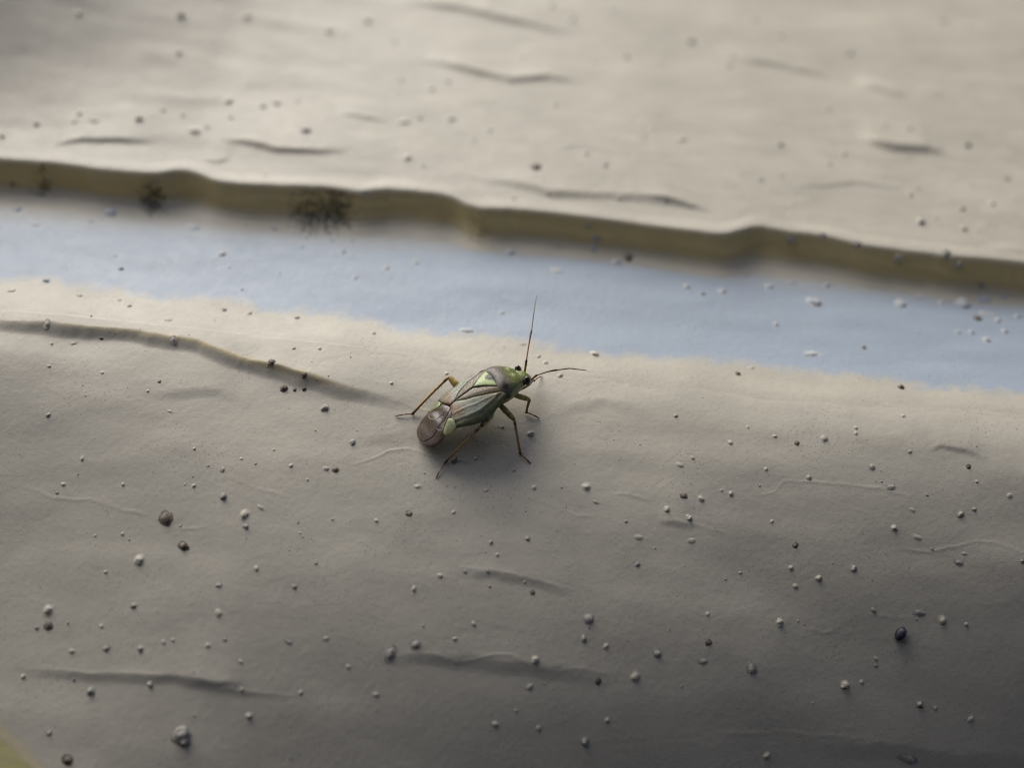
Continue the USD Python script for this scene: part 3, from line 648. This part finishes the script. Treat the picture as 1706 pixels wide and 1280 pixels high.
# --- scutellum with its heart-shaped pale mark
V, F, d = plate([(2.84, 0), (3.45, .43), (3.97, .78), (4.02, .4), (4.03, 0), (4.02, -.4), (3.97, -.78), (3.45, -.43)], lambda f, l: Hb(f, l) + .075 + .05 * np.exp(-(l / .3) ** 2) * smoothstep(f, 2.8, 3.4), .04, .10, .06, .06)
l = np.abs(V[:, 1])
heart = smoothstep(d, .035, .075) * (1 - smoothstep(V[:, 0] - (3.50 + .95 * l), -.02, .10) * smoothstep(-l, -.30, -.22)) * (1 - smoothstep(V[:, 0], 3.86, 3.95))
c = mixc((.035, .034, .026), ((.39, .46, .19), heart), ((.40, .48, .34), heart * spot(V, 3.15, 0, .35, .12) * .6))
bug('scutellum', V, F, M_shell, c)

# --- pronotum
pro = np.array([(3.98, .35), (3.90, .70), (3.96, 1.03), (4.10, 1.22), (4.30, 1.25), (4.60, 1.11), (4.90, .94), (5.18, .74), (5.36, .60), (5.43, .30), (5.45, 0)])
pro = np.vstack([[(4.0, 0)], pro]); pro = np.vstack([pro, pro[-2:0:-1] * [1, -1]])
def Hp(f, l):
    l = np.abs(l)
    return Hb(f, l) + .11 + .05 * np.exp(-((f - 4.35) / .35) ** 2) * np.exp(-(l / .9) ** 4) + .06 * np.exp(-((f - 5.08) / .14) ** 2 - ((l - .33) / .2) ** 2) - .05 * np.exp(-((f - 5.28) / .05) ** 2) - .10 * np.maximum(l - .85, 0) / .4
V, F, d = plate(spline(pro, 110, True), Hp, .045, .20, .09, .08)
l = np.abs(V[:, 1]); Va = np.column_stack([V[:, 0], l])
hind = np.exp(-((V[:, 0] - np.interp(l, [0, .35, .7, 1.03, 1.22], [4.0, 3.98, 3.90, 3.96, 4.10])) / .045) ** 2)
c = mixc((.125, .14, .038), ((.112, .090, .074), smoothstep(-V[:, 0], -4.85, -4.35) * .95), ((.11, .075, .045), spot(Va, 4.5, .55, .18, .22) * .7), ((.085, .11, .025), spot(Va, 4.9, .0, .12, .10) * .6),
         ((.25, .29, .075), spot(Va, 5.02, .32, .13, .2) * .75), ((.07, .085, .02), spot(Va, 4.88, .62, .10, .14) * .7), ((.010, .009, .008), np.clip(spot(Va, 4.27, .93, .15, .17) * 1.5, 0, 1)),
         ((.30, .30, .22), hind * .75), ((.20, .23, .09), np.exp(-d / .05) * smoothstep(V[:, 0], 4.2, 4.6) * .7))
bug('pronotum', V, F, M_shell, c)

# --- head, collar, eyes, beak
V, F = loft(np.linspace(5.38, 5.52, 5), [.50, .53, .54, .53, .50], [1.38, 1.39, 1.38, 1.36, 1.33], [.62, .60, .60, .60, .62])
bug('collar', V, F[:, ::-1], M_shell, np.tile((.24, .27, .12), (len(V), 1)))
fs = np.array([5.48, 5.54, 5.62, 5.71, 5.80, 5.88, 5.96, 6.03, 6.08, 6.10])
V, F = loft(fs, [.44, .46, .47, .45, .40, .34, .27, .20, .12, .04], [1.30, 1.31, 1.29, 1.24, 1.17, 1.08, .98, .87, .76, .68], [.66, .62, .58, .54, .50, .46, .44, .44, .48, .56], 26)
up_ = smoothstep(V[:, 2], .75, 1.1)
c = mixc((.30, .32, .10), ((.155, .20, .045), up_ * .9), ((.10, .12, .03), np.exp(-(V[:, 1] / .06) ** 2) * up_ * smoothstep(-V[:, 0], -5.85, -5.6) * .6), ((.26, .24, .06), smoothstep(V[:, 0], 5.85, 6.1) * .6), ((.03, .03, .02), smoothstep(-V[:, 0], -5.535, -5.505) * .9))
HEAD = bug('head', V, F[:, ::-1], M_shell, c)
for sgn in (-1, 1):
    sp = trimesh.creation.icosphere(3)
    A = np.array([[math.cos(-.25), math.sin(-.25) * sgn, 0], [-math.sin(-.25) * sgn, math.cos(-.25), 0], [0, 0, 1]])
    V = sp.vertices * [.19, .18, .29] @ A + [5.62, .55 * sgn, 1.10]
    bug('eye', V, sp.faces, M_eye, np.zeros_like(V), HEAD)
V, F = tube(spline([(6.08, 0, .55), (5.9, 0, .36), (5.3, 0, .26), (4.6, 0, .22)], 24), np.linspace(.075, .035, 24))
bug('beak', V, F, M_leg, mixc((.25, .19, .06), ((.05, .03, .015), smoothstep(-V[:, 0], -4.9, -4.6))), HEAD)

# --- antennae and legs: joints laid on the photograph's lines of sight at a height above the board
inv = lambda W: (np.asarray(W) - BO) @ BR / BS
def J(px, h): return inv(hit([px], h)[0])
AMB, DRK, BRN = (.50, .34, .11), (.07, .04, .022), (.32, .18, .075)
def seg(parent, name, P, rad, cols, n=26, mat=M_leg):
    """one joint of a limb: spine points, radii along it, colour stops along it"""
    Q = spline(P, n); t = np.linspace(0, 1, n)
    V, F = tube(Q, np.interp(t, [x[0] for x in rad], [x[1] for x in rad]), 10)
    tv = np.concatenate([np.repeat(t, 10), [0, 1]])
    if name == 'tibia':                  # rows of fine spines
        L = np.linalg.norm(Q[-1] - Q[0]); ax = (Q[-1] - Q[0]) / L
        for k in np.linspace(.12, .95, int(L * 6)):
            b0 = Q[int(k * (n - 1))]; sd = rng.normal(0, 1, 3); sd -= ax * (sd @ ax); sd /= np.linalg.norm(sd)
            v2, f2 = tube([b0, b0 + sd * .10 + ax * .05, b0 + sd * .17 + ax * .12], [.012, .009, .004], 4)
            F = np.vstack([F, f2 + len(V)]); V = np.vstack([V, v2]); tv = np.concatenate([tv, np.full(len(v2), 1.0)])
    c = np.stack([np.interp(tv, [x[0] for x in cols], [x[1][k] for x in cols]) for k in range(3)], -1)
    return bug(name, V, F, mat, c, parent)
def group_part(name, label=None):
    p = path_for(BUG, name); UsdGeom.Xform.Define(stage, p)
    if label: stage.GetPrimAtPath(p).SetCustomDataByKey('label', label)
    return p
def antenna(base, pts, hs):
    q = [np.array(base)] + [J(p, h) for p, h in zip(pts, hs)]
    par = group_part('antenna')
    for k in range(4):
        a, b = q[k], q[k + 1]
        r = [(.058, .066), (.036, .05), (.03, .03), (.028, .018)][k]
        cl = [[(0, AMB), (.7, BRN), (1, DRK)], [(0, DRK), (.12, BRN), (.6, (.22, .11, .04)), (.8, DRK), (1, DRK)], [(0, (.3, .22, .12)), (.1, DRK), (1, DRK)], [(0, DRK), (1, DRK)]][k]
        mid = (a + b) / 2 + np.array([0, 0, .05 * (k == 1)])
        seg(par, 'antenna_segment', [a, mid, b], [(0, r[0]), (1, r[1])] if k != 1 else [(0, .036), (.55, .040), (.95, .052), (1, .034)], cl, 16)
antenna((5.88, .34, .95), [(877, 601), (885.7, 549), (889.6, 518.7), (894, 492.4)], (2.2, 2.7, 2.9, 3.0))
antenna((5.92, -.30, .88), [(894, 625.3), (928.8, 616.7), (949, 614), (977.5, 617.4)], (1.75, 1.75, 1.6, 1.35))

def leg(label, coxa, via, knee, ankle, toe, rf, rt, bands):
    par = group_part('leg', label); rf *= LEGK; rt *= 1.12
    pts = [coxa] + ([via] if via is not None else []) + [knee]
    g = (.52, .47, .15); y = (.60, .46, .14)
    cf = [(0, g), (.5, y), (.66, y), (.69, BRN), (.73, y), (.82, y), (.86, BRN), (.9, y), (.95, AMB), (.98, DRK), (1, DRK)] if bands else [(0, g), (.62, y), (.68, (.2, .12, .03)), (.73, y), (.93, AMB), (.96, DRK), (1, BRN)]
    seg(par, 'femur', pts, [(0, rf * .8), (.4, rf), (.8, rf * .88), (.96, rf * .62), (1, rf * .4)], cf, 40)
    seg(par, 'tibia', [knee, (knee * .85 + ankle * .15) + [0, 0, .03], ankle], [(0, rt * .9), (.08, rt * 1.1), (.2, rt), (.9, rt * .92), (1, rt * 1.05)],
        [(0, AMB), (.06, BRN), (.10, DRK), (.13, BRN), (.2, (.48, .33, .15)), (.24, BRN), (.28, (.50, .35, .17)), (.75, (.42, .26, .12)), (.9, (.22, .12, .05)), (1, DRK)], 40)
    d = toe - ankle
    seg(par, 'tarsus', [ankle, ankle + d * .5 + [0, 0, .05], toe], [(0, .036), (.3, .034), (.34, .042), (.62, .034), (.66, .04), (1, .034)], [(0, (.11, .06, .03)), (.6, BRN), (.8, DRK), (1, DRK)], 22)
    dn = d / np.linalg.norm(d)
    for s in (-1, 1):
        sd = np.cross(dn, [0, 0, 1.0]); sd /= np.linalg.norm(sd)
        seg(par, 'claw', [toe, toe + dn * .06 + sd * s * .03, toe + dn * .09 + sd * s * .055 - [0, 0, .03]], [(0, .018), (1, .006)], [(0, DRK), (1, DRK)], 6)
LEGK = 1.3
leg('yellow foreleg bent down beside the thorax', np.array([4.75, -.55, .60]), None, J((882.6, 666), .95), J((877, 687.6), .10), J((896, 696), .05), .115, .066, False)
leg('yellow middle leg reaching straight down the board', np.array([3.85, -.60, .50]), None, J((857, 700), 1.15), J((867, 757.5), .10), J((882, 770.5), .05), .125, .064, False)
leg('hind leg stretched back below the body', np.array([2.75, -.62, .48]), J((816, 685), 1.35), J((801, 711), 1.6), J((741.5, 771), .12), J((727.5, 795), .05), .155, .066, True)
leg('foreleg mostly hidden behind the head', np.array([4.85, .45, .62]), None, J((878, 629), 1.35), J((890, 634.8), .45), J((901.5, 627.5), .06), .10, .055, False)
lm = inv(hit([project(body([3.1, 1.2, .5]))], 0.04)[0])
leg('middle leg hidden on the far side of the body', np.array([3.85, .60, .50]), None, np.array([3.55, 1.05, .85]), np.array([3.0, 1.15, .12]), np.array([2.65, 1.2, .06]), .115, .06, False)
leg('hind leg stretched out behind on the far side', np.array([2.75, .60, .48]), None, J((748, 628), 1.25), J((686.5, 690.5), .10), J((660.5, 693), .07), .165, .072, True)
